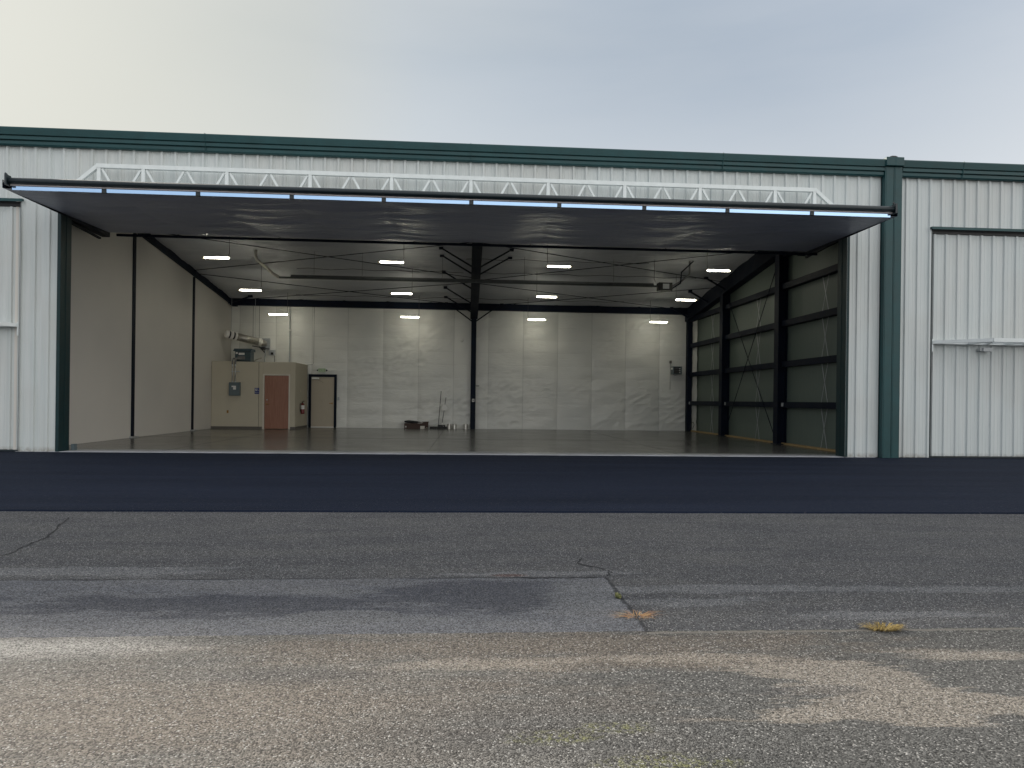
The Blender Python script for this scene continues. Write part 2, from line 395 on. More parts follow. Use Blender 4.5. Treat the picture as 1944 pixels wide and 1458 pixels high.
# new asphalt strip with a slightly ragged front edge
b = MB(); n = 240; top = []; 
for i in range(n + 1):
    x = -60 + 120 * i / n; top.append((x, -7.95 - .009 * x + .015 * noise.noise((x * 1.7, 0, 0))))
vs = [(x, y, -.012) for x, y in top] + [(x, .0, -.012) for x, y in top] + [(x, y - .012, -.0295) for x, y in top]
k = n + 1
b.add(vs, [(i, i + 1, k + i + 1, k + i) for i in range(n)] + [(2 * k + i, 2 * k + i + 1, i + 1, i) for i in range(n)])
b.build('new_asphalt_strip', 'asphalt_new', kind='structure')
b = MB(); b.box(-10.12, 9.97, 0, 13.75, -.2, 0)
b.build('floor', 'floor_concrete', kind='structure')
b = MB()
for yy in (6.0,): b.box(-10.1, 9.9, yy - .006, yy + .006, 0, .002)
for xx in (-7.1, -.95, 5.2): b.box(xx - .005, xx + .005, .4, 13.7, 0, .002)
b.build('floor_joint', 'black', kind='structure')
def crack(pts, wd):
    b = MB(); P = []
    for (x0, y0), (x1, y1) in zip(pts, pts[1:]):
        for i in range(7):
            f = i / 7; P.append((x0 + (x1 - x0) * f + random.uniform(-.015, .015), y0 + (y1 - y0) * f + random.uniform(-.015, .015)))
    P.append(pts[-1]); vs = []
    for i, (x, y) in enumerate(P):
        q = P[min(i + 1, len(P) - 1)]; r = P[max(i - 1, 0)]; d = Vector((q[0] - r[0], q[1] - r[1])); d = d.normalized() if d.length else Vector((1, 0))
        w_ = wd * random.uniform(.25, 1) * (0.3 if i in (0, len(P) - 1) else 1)
        vs += [(x - d.y * w_, y + d.x * w_, -.026), (x + d.y * w_, y - d.x * w_, -.026)]
    b.add(vs, [(2 * i, 2 * i + 1, 2 * i + 3, 2 * i + 2) for i in range(len(P) - 1)]).build('crack', 'crack_dark', kind='structure')
crack([(-3.95, -10.15), (-3.74, -10.05), (-3.80, -9.75), (-3.85, -9.35), (-4.1, -8.7), (-4.25, -8.3)], .011)
crack([(.98, -10.2), (.90, -10.40), (1.06, -10.55), (1.13, -10.68), (1.05, -10.82)], .008)
crack([(1.05, -10.84), (.75, -10.86), (.4, -10.845)], .009)

# ------------------------------------------------------------------ ribbed sheet
PER = .3048
def rprofile(a0, a1, phase):
    off = [(-.038, 0), (-.022, .038), (.022, .038), (.038, 0), (.088, 0), (.098, .0045), (.112, .0045), (.122, 0), (.182, 0), (.192, .0045), (.206, .0045), (.216, 0)]
    i0 = int((a0 - phase) / PER) - 2; pts = []
    for i in range(i0, int((a1 - phase) / PER) + 3):
        for d, h in off: pts.append((phase + i * PER + d, h))
    out = []
    def at(x):
        for (xa, ha), (xb, hb) in zip(pts, pts[1:]):
            if xa <= x <= xb: return ha + (hb - ha) * (x - xa) / max(1e-9, xb - xa)
        return 0
    return [(a0, at(a0))] + [q for q in pts if a0 < q[0] < a1] + [(a1, at(a1))]
def rpanel(x0, x1, z0, z1, y=0., phase=-10.357, thick=.05, mapf=None):
    P = rprofile(x0, x1, phase); mapf = mapf or (lambda a, h, z: (a, y - h, z))
    zs = [z0, z1]; b = MB(); n = len(P)
    vs = [mapf(a, h, z) for z in zs for a, h in P] + [mapf(a, -thick, z) for z in zs for a, h in (P[0], P[-1])]
    fs = [(i, i + 1, n + i + 1, n + i) for i in range(n - 1)]
    k = 2 * n                                   # back: k, k+1 bottom; k+2, k+3 top
    fs += [(k + 1, k, k + 2, k + 3), (0, n, k + 2, k), (n - 1, k + 1, k + 3, 2 * n - 1)]
    fs += [tuple([k] + list(range(0, n)) + [k + 1])[::-1], tuple([k + 2] + list(range(n, 2 * n)) + [k + 3])]
    b.add(vs, fs)
    if thick == .05 or y > 0:                    # rows of fastener heads beside the ribs
        i = int((x0 - phase) / PER)
        while phase + i * PER + .055 < x1 - .02:
            xs = phase + i * PER + .055
            if xs > x0 + .02:
                for zr in (.06, 1.25, 2.5, 3.77, 4.93, 6.0, 6.7):
                    if z0 < zr < z1:
                        p = [mapf(xs + dx, h, zr + dz) for h in (.001, .007) for dx, dz in ((-.008, -.008), (.008, -.008), (.008, .008), (-.008, .008))]
                        b.add(p, [(3, 2, 1, 0), (4, 5, 6, 7), (0, 1, 5, 4), (1, 2, 6, 5), (2, 3, 7, 6), (3, 0, 4, 7)])
            i += 1
    return b
GUT = [(-.01, 6.835), (-.10, 6.835), (-.125, 6.86), (-.125, 6.925), (-.10, 6.93), (-.10, 6.95), (-.155, 6.955), (-.155, 7.025), (-.13, 7.03), (-.13, 7.048), (-.175, 7.053), (-.20, 7.19), (-.195, 7.215), (-.17, 7.225), (-.01, 7.225)]
def ceil_z(y): return 7.20 - .125 * y
def gutter(x0, x1, par):
    g = MB().extrude_x(GUT, x0, x1)
    n0 = int(x0 // 6) + 1
    for i in range(n0, int(x1 // 6) + 1): g.extrude_x([(-.012, 6.83), (-.13, 6.83), (-.16, 6.95), (-.21, 7.19), (-.20, 7.23), (-.012, 7.23)], i * 6.0, i * 6.0 + .012)
    return g.build('gutter', 'green_trim', par)
def downspout(x0, x1, par):
    b = MB(); b.box(x0, x1, -.16, -.04, -.01, 7.05)
    b.box(x0 + .025, x1 - .025, -.166, -.161, 0, 7.03)
    d = b.build('downspout', 'green_trim', par, bevel=.006)
    MB().box(x0 - .01, x1 + .005, -.23, -.02, 7.06, 7.27).build('collector_head', 'green_trim', d, bevel=.012)
    return d

# ------------------------------------------------------------------ main hangar
H = thing('hangar', 'open aircraft hangar with raised tilt-up door, white vinyl lined walls and green gutter', 'hangar', (0, 6.9, 0))
XL, XR = -9.6, 10.02
rpanel(XL, -9.18, 0, 6.86).build('wall_panel', 'white_sheet', H)
rpanel(-9.18, 9.17, 5.58, 6.86).build('wall_panel', 'white_sheet', H)
rpanel(9.17, XR, 0, 6.86).build('wall_panel', 'white_sheet', H)
gutter(XL, XR, H); downspout(10.03, 10.245, H)
# jamb trims around the opening
for s, xe in ((-1, -9.18), (1, 9.17)):
    b = MB(); xo = xe + s * .07
    b.box(min(xe - s * .004, xo), max(xe - s * .004, xo), -.036, .33, 0, 5.57)
    b.box(min(xe - s * .012, xo), max(xe - s * .012, xo), .17, .19, 0, 5.57)
    b.box(min(xe + s * .01, xo), max(xe + s * .01, xo), .332, .40, 0, 5.57)
    b.build('door_jamb', 'jamb_green', H, bevel=.004)
    MB().box(min(xe + s * .14, xe + s * .40), max(xe + s * .14, xe + s * .40), .402, .62, .01, 6.9).build('column', 'navy_steel', H)
MB().box(-9.18, 9.17, .06, .30, 5.62, 5.95).build('header_beam', 'navy_steel', H)
# roof and ceiling
MB().add([(-10.1, .02, 7.235), (10.02, .02, 7.235), (10.02, 14.0, 5.49), (-10.1, 14.0, 5.49), (-10.1, .02, 7.205), (10.02, .02, 7.205), (10.02, 14.0, 5.46), (-10.1, 14.0, 5.46)],
         [(0, 1, 2, 3), (7, 6, 5, 4), (0, 4, 5, 1), (1, 5, 6, 2), (2, 6, 7, 3), (3, 7, 4, 0)]).build('roof', 'roof_metal', H)
def ceilf(u, v):
    x = -10.12 + 20.1 * u; y = .08 + 13.66 * v
    sag = .055 * abs(math.sin(math.pi * (y - 1.5) / 1.55)) 
    wr = .022 * noise.noise((x * .35, y * 3.0, 1)) + .012 * noise.noise((x * 1.2, y * 5, 3))
    seam = .02 * math.exp(-((((x + 30) % 1.83) - .9) / .05) ** 2)
    return (x, y, ceil_z(y) - .03 - sag + wr + seam)
MB().grid(ceilf, 260, 260).build('ceiling', 'vinyl_ceiling', H, smooth=True)
# back wall liner, quilted between girts and seams
def backf(u, v):
    x = -10.12 + 20.1 * u; z = 5.5 * v
    sx = ((x - (-6.72)) % 1.525) / 1.525; sz = (z % .56) / .56
    pil = .07 * (math.sin(math.pi * sx) ** .5) * (math.sin(math.pi * sz) ** .35 * .22 + .78)
    am = max(0, min(1, .5 + 1.6 * noise.noise((x * .35, z * .5, 20)))); wr = .035 * noise.noise((x * .8 + z * .5, z * 2.0 - x * .4, 5)) + am * .018 * (1 - abs(noise.noise((x * 1.6 + z * 1.3, z * 3.2 - x * 1.9, 9))) * 2.2) + am * .010 * noise.noise((x * 3.5 + z * 3, z * 6 - x * 3, 13))
    return (x, 13.76 - pil - wr, z)
MB().grid(backf, 420, 170).build('back_wall', 'vinyl_wall', H, smooth=True)
MB().box(-10.2, 10.1, 13.85, 13.95, 0, 5.47).build('back_cladding', 'white_sheet', H)
MB().box(-10.12, 9.9, 13.62, 13.64, 0, .03).build('base_trim', 'label_white', H)
# left painted partition
b = MB(); b.add([(-10.14, .05, 0), (-10.14, 13.8, 0), (-10.14, 13.8, 5.46), (-10.14, .05, 7.18), (-10.20, .05, 0), (-10.20, 13.8, 0), (-10.20, 13.8, 5.46), (-10.20, .05, 7.18)],
      [(0, 1, 2, 3), (7, 6, 5, 4), (0, 4, 5, 1), (1, 5, 6, 2), (2, 6, 7, 3), (3, 7, 4, 0)])
b.build('side_wall', 'drywall', H, label='painted plain tan side wall')
MB().box(-10.138, -9.2, .06, .12, 0, 7.0).build('return_wall', 'drywall', H)
for yc in (5.30, 9.75):
    MB().box(-10.139, -10.115, yc - .09, yc + .09, .03, ceil_z(yc) - .3).build('column', 'navy_steel', H, bevel=.006)
    MB().box(-10.139, -10.02, yc - .17, yc + .17, 0, .045).build('base_plate', 'galv', H)
def slope_bar(x0, x1, y0, y1, dtop, dbot, name, m='navy_steel'):
    vs = [(x, y, ceil_z(y) - d) for y in (y0, y1) for d in (dbot, dtop) for x in (x0, x1)]
    return MB().add(vs, [(0, 1, 3, 2), (6, 7, 5, 4), (0, 4, 5, 1), (2, 3, 7, 6), (0, 2, 6, 4), (1, 5, 7, 3)]).build(name, m, H)
slope_bar(-10.13, -10.04, .7, 13.7, .05, .29, 'rafter')
# centre rafter: I-section, deep
slope_bar(.08, .40, .7, 13.55, .70, .72, 'rafter')
slope_bar(.22, .26, .7, 13.55, .06, .70, 'rafter_web')
slope_bar(.12, .36, .7, 13.55, .04, .06, 'rafter_flange')
slope_bar(9.66, 9.72, .7, 13.7, .05, .62, 'rafter')
slope_bar(9.72, 9.96, .7, 13.7, .58, .62, 'rafter_flange')
MB().box(-10.1, 9.72, 13.40, 13.60, 5.17, 5.47).build('eave_beam', 'navy_steel', H)
MB().box(.13, .35, 13.38, 13.60, 0, 4.85).build('column', 'navy_steel', H, bevel=.004)
MB().bar((-9.93, 13.38, 5.15), (-9.93, 13.6, 5.15), .2, .05).build('gusset', 'navy_steel', H)
# right wall
def rmap(a, h, z): return (10.0 + h * .5, a, z)
rpanel(.08, 13.76, 0, 5.46, phase=.2, thick=.02, mapf=rmap).build('side_wall', 'liner_panel', H, label='unlined ribbed dark side wall')
b = MB(); b.add([(9.995, .05, 5.46), (9.995, 13.8, 5.46), (9.995, .05, 7.17), (10.02, .05, 5.46), (10.02, 13.8, 5.46), (10.02, .05, 7.17)], [(0, 1, 2), (5, 4, 3), (0, 2, 5, 3), (1, 4, 5, 2), (0, 3, 4, 1)]); b.build('side_wall_gable', 'liner_panel', H)
for yc in (4.75, 9.40):
    b = MB(); zt = ceil_z(yc) - .6
    b.box(9.67, 9.69, yc - .15, yc + .15, 0, zt); b.box(9.69, 9.94, yc - .02, yc + .02, 0, zt); b.box(9.94, 9.96, yc - .15, yc + .15, 0, zt)
    b.build('column', 'navy_steel', H)
    MB().box(9.62, 9.98, yc - .19, yc + .19, 0, .02).build('base_plate', 'navy_steel', H)
MB().box(9.70, 9.90, 13.36, 13.60, 0, 5.15).build('column', 'navy_steel', H)
for z in (1.24, 2.50, 3.77, 4.93, 5.95):
    for y0, y1 in ((.62, 4.60), (4.91, 9.25), (9.56, 13.36)):
        if z > ceil_z(y1) - .4: continue
        b = MB(); b.box(9.77, 9.79, y0, y1, z - .09, z + .09); b.box(9.79, 9.965, y0, y1, z + .07, z + .09); b.box(9.79, 9.965, y0, y1, z - .09, z - .072)
        g = b.build('girt', 'navy_steel', H)
        for yy in ((y1 - .12,) if z < 1.3 else ()): MB().box(9.755, 9.768, yy - .06, yy + .06, z - .05, z + .06).build('clip', 'galv_strap', g)
zz = [0.03, 1.15, 1.33, 2.41, 2.59, 3.68, 3.86, 4.84]
for yc in (2.25, 6.55, 10.85):
    for i in range(0, 8, 2):
        b = MB(); b.bar((9.90, yc + .17, zz[i + 1]), (9.90, yc - .15, zz[i]), .028, .006, (1, 0, 0)); b.bar((9.885, yc - .17, zz[i + 1]), (9.885, yc + .15, zz[i]), .016, .006, (1, 0, 0))
        b.build('sag_strap', 'galv_strap', H)
for p, q in (((9.74, 9.1, .12), (9.74, 5.0, 5.5)), ((9.745, 9.1, 5.4), (9.745, 5.0, .3))): MB().tube([p, q], .014, 6).build('brace_rod', 'navy_steel', H)
MB().box(9.86, 9.96, .65, 13.3, .0, .05).build('sill', 'wood_sill', H)
rng = [(0, 1.15), (1.33, 2.41), (2.59, 3.68), (3.86, 4.84)]
for a, c_ in rng: MB().grid(lambda u, v: (9.93 - .03 * noise.noise((u * 3, v * 4, a)), 12.78 + .6 * u, a + (c_ - a) * v), 10, 14).build('insulation_strip', 'vinyl_wall', H, smooth=True)
# flange braces from the centre rafter / column up to the purlins
for y, s in [(6.55, -1), (7.3, -1), (9.06, -1), (11.07, -1), (6.55, 1), (7.33, 1)]:
    xo = .24 + s * 1.17; zc = ceil_z(y) - .09; xb = .24 + s * .14
    b = MB(); b.bar((xb, y, ceil_z(y) - .69), (xo, y, zc), .045, .05); b.box(xo - .07, xo + .07, y - .05, y + .05, zc - .05, zc + .06)
    b.build('flange_brace', 'navy_steel', H)
for y, s, z0 in [(12.55, -1, 4.95), (13.38, -1, 4.68), (13.38, 1, 4.68)]:
    xo = .24 + s * 1.2; zc = ceil_z(y) - .05
    b = MB(); b.bar((.24 + s * .1, y - .02, z0), (xo, y - .02, zc), .045, .05); b.box(xo - .07, xo + .07, y - .07, y + .02, zc - .06, zc + .05)
    b.build('knee_brace', 'navy_steel', H)
for y in (9.02, 10.82, 13.3):
    zc = ceil_z(y) - .1; b = MB(); b.bar((9.68, y, zc - .42), (8.93, y, zc), .05, .06); b.box(8.86, 9.0, y - .05, y + .05, zc - .04, zc + .07); b.build('flange_brace', 'navy_steel', H)
for y in (12.9,):
    zc = ceil_z(y) - .12; b = MB(); b.bar((-9.98, y, zc - .3), (-9.1, y, zc), .05, .05); b.box(-9.17, -9.0, y - .05, y + .05, zc - .04, zc + .07); b.build('flange_brace', 'navy_steel', H)
# ceiling bracing rods
def rod(x0, y0, x1, y1, d=.16, r=.013): MB().tube([(x0, y0, ceil_z(y0) - d), (x1, y1, ceil_z(y1) - d)], r, 6).build('brace_rod', 'navy_steel', H)
rod(-10.0, 5.5, .1, 9.45); rod(-10.0, 9.4, .1, 5.75); rod(-10.0, 9.8, .1, 13.5); rod(-10.0, 13.4, .1, 10.1)
rod(.4, 5.8, 9.7, 9.25); rod(.4, 9.75, 9.7, 5.7); rod(.4, 10.2, 9.7, 13.5); rod(.4, 13.55, 9.7, 10.0)
# light-circuit conduits along the ceiling
for y, x0, x1 in ((8.9, -6.2, .1), (8.9, .5, 8.9), (12.4, -7.1, 2.9), (5.7, -7.6, .1), (5.7, .5, 8.0), (12.4, 3, 6.9), (7.4, -.1, 6.4)):
    pts = []; x = x0
    while x < x1: pts.append((x, y + .02 * math.sin(x * 2), ceil_z(y) - .15 + .025 * math.sin(x * 4.1))); x += .4
    MB().tube(pts, .009, 5).build('ceiling_conduit', 'cord_dark', H)
# the thin tie running along the inner edge of the raised door
MB().tube([(-9.0, 2.02, 5.38), (9.5, 2.02, 5.38)], .035, 10).build('header_tie', 'navy_steel', H)
for x in (-7.6, -5.0, -1.5, 1.6, 5.3): MB().bar((x, 2.04, 5.40), (x + .12, 2.5, 5.62), .03, .01).build('tie_clip', 'cord_grey', H)

# raised tilt-up door -------------------------------------------------------
DY0, DY1 = -1.95, 1.98
def door_truss(par, fn, m='white_steel'):
    # fn(x, h) -> point; h measured outward from the door skin (0) to the chord (.86)
    posts = [-8.19, -7.24, -5.43, -3.6, -1.78, .02, 1.8, 3.59, 5.38, 7.19, 8.15]
    tr = None
    b = MB(); b.bar(fn(-8.24, .86), fn(8.20, .86), .09, .09); b.bar(fn(-8.22, .86), fn(-9.12, .06), .08, .08); b.bar(fn(8.18, .86), fn(9.10, .06), .08, .08)
    b.bar(fn(-9.15, .04), fn(9.13, .04), .08, .08)
    tr = b.build('door_truss', m, par)
    for x in posts: MB().bar(fn(x, .08), fn(x, .815), .075, .08, ).build('truss_post', m, par)
    def diag(xa, ha, xb, hb): MB().bar(fn(xa, ha), fn(xb, hb), .045, .045).build('truss_web', m, par)
    for a, c_ in zip(posts, posts[1:]):
        w_ = c_ - a
        if w_ < 1.2: diag(a + .06, .80, a + w_ * .48, .1); diag(a + w_ * .52, .1, c_ - .06, .80)
        else:
            diag(a + .06, .80, a + w_ * .25, .1); diag(a + w_ * .27, .1, a + w_ * .48, .80); diag(a + w_ * .52, .80, a + w_ * .73, .1); diag(a + w_ * .75, .1, c_ - .06, .80)
    return tr
D = MB()
# skin of the door (ribbed sheet lying flat, outer face up)
def dmap(a, h, z): return (a, z, 5.50 + h)
door = rpanel(-9.17, 9.16, DY0 + .02, DY1 - .1, phase=-9.1, thick=.05, mapf=dmap).build('hangar_door', 'white_sheet', H, label='tilt-up door raised flat over the opening')
# the chord height in this view: skin at 5.53, chord centre at 6.355
door_truss(door, lambda x, h: (x, -.35, 5.515 + h * .975))
def soff(u, v):
    x = -9.17 + 18.33 * u; y = DY0 + .02 + (DY1 - DY0 - .04) * v
    bay = ((x + 7.24) % 1.81) / 1.81
    sag = .05 * math.sin(math.pi * bay) ** .8 * math.sin(math.pi * v) ** .5
    sag += .05 * math.sin(math.pi * bay) * math.exp(-((v - .97) / .08) ** 2)
    wr = .035 * noise.noise((x * .4 + 3 * v, y * 2.2, 2)) + .016 * noise.noise((x * 1.0, y * 5, 4))
    e = min(1, 8 * v, 8 * (1 - v), 12 * u, 12 * (1 - u))
    return (x, y, 5.335 + .095 * v - (sag - wr) * e)
MB().grid(soff, 360, 80).build('door_insulation', 'vinyl_door', door, smooth=True)
b = MB(); b.box(-9.18, -9.172, DY0, DY1, 5.34, 5.50); b.box(9.162, 9.17, DY0, DY1, 5.34, 5.50); b.box(-9.17, 9.16, DY1 - .03, DY1, 5.44, 5.52); b.build('edge_channel', 'navy_steel', door)
# outer green tube, with small end brackets
b = MB(); b.tube([(-9.0, -2.04, 5.455), (9.02, -2.04, 5.455)], .058, 16)
bt = b.build('bottom_tube', 'beam_green', door, smooth=True)
for s, xe in ((-1, -9.02), (1, 9.04)):
    b = MB(); b.box(xe - .02, xe + .02, -2.11, -1.97, 5.36, 5.56); b.bar((xe - .05, -2.04, 5.43), (xe + .05, -2.04, 5.43), .05, .05); b.bar((xe, -2.05, 5.55), (xe - .04 , -2.05, 5.60), .03, .03)
    b.build('end_bracket', 'beam_green', door)
MB().box(-9.02, 9.03, -2.0, -1.955, 5.375, 5.398).build('edge_strip', 'door_edge_white', door)
tabs = [-7.24, -5.43, -3.59, -1.75, .03, 1.85, 3.64, 5.42, 7.26]
ex = [-9.03] + tabs + [9.04]
for a, c_ in zip(ex, ex[1:]):
    MB().add([(a + .045, -1.966, 5.300), (c_ - .045, -1.966, 5.300), (c_ - .045, -1.970, 5.372), (a + .045, -1.970, 5.372), (a + .045, -1.94, 5.300), (c_ - .045, -1.94, 5.300), (c_ - .045, -1.94, 5.374), (a + .045, -1.94, 5.374)],
             [(0, 1, 2, 3), (7, 6, 5, 4), (0, 4, 5, 1), (1, 5, 6, 2), (2, 6, 7, 3), (3, 7, 4, 0)]).build('edge_flashing', 'flashing', door)
for a in tabs: MB().box(a - .04, a + .04, -1.985, -1.93, 5.292, 5.376).build('door_tab', 'beam_green', door)
for s, xw in ((-1, -9.72), (1, 9.5)):
    b = MB(); b.box(xw - .1, xw + .1, .9, 2.9, 5.52, 5.78); b.bar((xw, 1.0, 5.50), (xw, 2.6, 5.42), .06, .05); b.build('lift_arm', 'navy_steel', door)
MB().box(-9.16, -9.09, .42, .54, 0, .14).build('threshold_stop', 'grey_box', H)

# exit door in the back wall -------------------------------------------------
YB = 13.66
d = MB().box(-6.71, -5.74, YB - .03, YB + .02, .03, 2.17).build('entry_door', 'door_beige', H, label='beige steel exit door with dark frame')
b = MB(); b.box(-6.82, -6.71, YB - .06, YB + .04, 0, 2.29); b.box(-5.74, -5.64, YB - .06, YB + .04, 0, 2.29); b.box(-6.71, -5.74, YB - .06, YB + .04, 2.175, 2.29)
b.build('door_frame', 'navy_steel', d)
MB().box(-6.70, -5.75, YB - .06, YB - .02, .0, .035).build('threshold', 'label_white', d)
b = MB(); b.box(-6.68, -6.38, YB - .12, YB - .03, 2.07, 2.15); b.build('door_closer', 'white_plastic', d, bevel=.01)
MB().bar((-6.42, YB - .08, 2.05), (-6.2, YB - .05, 1.93), .02, .01).build('closer_arm', 'cord_grey', d)
b = MB(); b.tube([(-5.82, YB - .03, 1.04), (-5.82, YB - .09, 1.04), (-5.93, YB - .09, 1.04)], .014, 8); b.tube([(-5.82, YB - .04, 1.04), (-5.82, YB - .03, 1.04)], .035, 12); b.build('door_handle', 'brass', d)

# ------------------------------------------------------------------ neighbouring hangars
def neighbour(x0, x1, o0, o1, label, beam_side):
    N = thing('hangar', label, 'hangar', ((x0 + x1) / 2, 6.9, 0))
    if o0 > x0: rpanel(x0, o0, 0, 6.86).build('wall_panel', 'white_sheet', N)
    rpanel(o0, o1, 5.66, 6.86).build('wall_panel', 'white_sheet', N)
    rpanel(o1, x1, 0, 6.86).build('wall_panel', 'white_sheet', N)
    gutter(x0, x1, N)
    xb = min(x1, -10.22) if x1 < 0 else x1
    MB().add([(x0, .06, 0), (xb, .06, 0), (xb, 14, 0), (x0, 14, 0), (x0, .06, 7.2), (xb, .06, 7.2), (xb, 14, 5.47), (x0, 14, 5.47)],
             [(4, 5, 6, 7), (2, 3, 7, 6), (1, 2, 6, 5), (0, 4, 7, 3)]).build('roof', 'roof_metal', N)
    dr = rpanel(o0 + .02, o1 - .02, .035, 5.50, y=.055, phase=o0 + .11, thick=.04).build('hangar_door', 'white_sheet', N, label='closed ribbed tilt-up door')
    b = MB(); b.box(o0 - .06, o1 + .06, -.11, -.034, 5.61, 5.65); b.box(o0 - .06, o1 + .06, -.115, -.105, 5.585, 5.61); b.build('drip_cap', 'green_trim', N)
    MB().box(o0, o1, .02, .08, 5.51, 5.61).build('head_gap_shade', 'black', N)  # black strip standing in for the shade above the closed door
    for xe in (o0, o1): MB().box(xe - .014, xe + .014, -.036, .09, 0, 5.6).build('door_jamb', 'beam_green', N)
    MB().box(o0 + .02, o1 - .02, .02, .10, -.005, .03).build('bottom_seal', 'beam_green', dr)
    xm = (o0 + o1) / 2
    door_truss(dr, lambda x, h: (xm + x, .02 - h, 2.83))
    MB().box(o0 + .015, o0 + .05, -.05, .03, 2.6, 2.9).build('end_bracket', 'white_steel', dr); MB().box(o1 - .05, o1 - .015, -.05, .03, 2.6, 2.9).build('end_bracket', 'white_steel', dr)
    return N, dr
NR, drR = neighbour(10.48, 30.4, 11.33, 29.67, 'closed neighbouring hangar to the right of the double green downspout', 1)
b = MB(); b.box(12.62, 12.84, -.12, .03, 2.62, 2.71); b.box(12.56, 12.62, -.08, .03, 2.63, 2.70); b.build('door_latch', 'galv_strap', drR, bevel=.004)
downspout(10.255, 10.46, NR)
NL, drL = neighbour(-29.2, -9.6, -28.38, -10.04, 'closed neighbouring hangar at the left edge, next to the open bay', -1)
MB().box(10.022, 10.479, -.036, .06, 0, 7.22).build('closure_strip', 'jamb_green', NR)
# vent collar on the twin downspouts
b = MB(); b.tube([(10.17, -.14, 7.27), (10.17, -.14, 7.285), (10.21, -.14, 7.30), (10.29, -.14, 7.30), (10.33, -.14, 7.285), (10.33, -.14, 7.27)], .028, 10); b.build('outlet_pipe', 'black', NR, smooth=True)

# ------------------------------------------------------------------ restroom enclosure
RR = thing('restroom_enclosure', 'beige painted restroom box in the back left corner of the hangar', 'restroom', (-8.5, 12.6, 0))
YF = 11.55
b = MB(); b.box(-10.13, -8.30, YF, YF + .1, 0, 2.68); b.box(-8.288, -8.125, YF, YF + .1, 0, 2.68); b.box(-7.075, -6.87, YF, YF + .1, 0, 2.68); b.box(-8.125, -7.075, YF, YF + .1, 2.19, 2.68)
b.box(-6.97, -6.87, YF + .1, 13.6, 0, 2.68)
b.build('wall', 'restroom_paint', RR, bevel=.012)
MB().box(-10.13, -6.98, YF + .1, 13.6, 2.58, 2.62).build('lid', 'restroom_paint', RR)
MB().box(-8.298, -8.290, YF + .01, YF + .05, .09, 2.68).build('wall_joint', 'base_rubber', RR)
b = MB(); b.box(-10.13, -8.15, YF - .008, YF - .001, 0, .10); b.box(-7.05, -6.862, YF - .008, YF - .001, 0, .10); b.box(-6.869, -6.862, YF, 13.6, 0, .10); b.build('base_trim', 'base_rubber', RR)
wd = MB().box(-8.06, -7.12, YF - .01, YF + .03, .02, 2.14).build('door', 'wood_door', RR, label='reddish wood door with pale frame')
b = MB(); b.box(-8.125, -8.065, YF - .035, YF + .06, 0, 2.20); b.box(-7.115, -7.065, YF - .035, YF + .06, 0, 2.20); b.box(-8.065, -7.115, YF - .035, YF + .06, 2.145, 2.20); b.build('door_frame', 'frame_paint', wd)
b = MB(); b.tube([(-7.97, YF - .01, 1.0), (-7.97, YF - .07, 1.0), (-7.87, YF - .07, 1.0)], .013, 8); b.tube([(-7.97, YF - .02, 1.0), (-7.97, YF - .01, 1.0)], .03, 12); b.build('door_handle', 'brass', wd)
b = MB(); b.tube([(-7.96, YF - .03, 1.17), (-7.96, YF - .01, 1.17)], .026, 12); b.build('deadbolt', 'galv', wd)

# sign
RX90 = Matrix.Rotation(R(90), 3, 'X')
sg = thing('restroom_sign', 'small blue restroom sign with white figures left of the wood door', 'sign', (-8.36, YF, 1.52))
MB().box(-8.45, -8.27, YF - .008, YF, 1.40, 1.64).build('plate', 'sign_blue', sg, bevel=.003)
b = MB(); yb = YF - .011
def disc(b, x, z, r): b.tube([(x, yb, z), (x, YF - .008, z)], r, 12)
disc(b, -8.415, 1.605, .011); b.box(-8.426, -8.404, yb, YF - .008, 1.55, 1.59); b.box(-8.424, -8.417, yb, YF - .008, 1.51, 1.55); b.box(-8.413, -8.406, yb, YF - .008, 1.51, 1.55)
b.build('man_symbol', 'label_white', sg)
b = MB(); disc(b, -8.375, 1.605, .011); b.add([(-8.392, yb, 1.535), (-8.358, yb, 1.535), (-8.372, yb, 1.59), (-8.378, yb, 1.59)], [(0, 1, 2, 3)]); b.box(-8.382, -8.377, yb, YF - .008, 1.51, 1.535); b.box(-8.373, -8.368, yb, YF - .008, 1.51, 1.535); b.build('woman_symbol', 'label_white', sg)
b = MB(); disc(b, -8.33, 1.61, .009); b.box(-8.334, -8.326, yb, YF - .008, 1.56, 1.6); b.box(-8.33, -8.305, yb, YF - .008, 1.56, 1.567); b.box(-8.309, -8.302, yb, YF - .008, 1.515, 1.565)
pts = [(-8.328 + .024 * math.cos(t_), yb, 1.54 + .024 * math.sin(t_)) for t_ in [R(a) for a in range(90, 400, 20)]]; b.tube(pts, .003, 4); b.build('wheelchair_symbol', 'label_white', sg)
text_mesh(None, 'RESTROOM', .028, 'label_white', (-8.36, YF - .0095, 1.455), RX90, sg, 'lettering', .001)

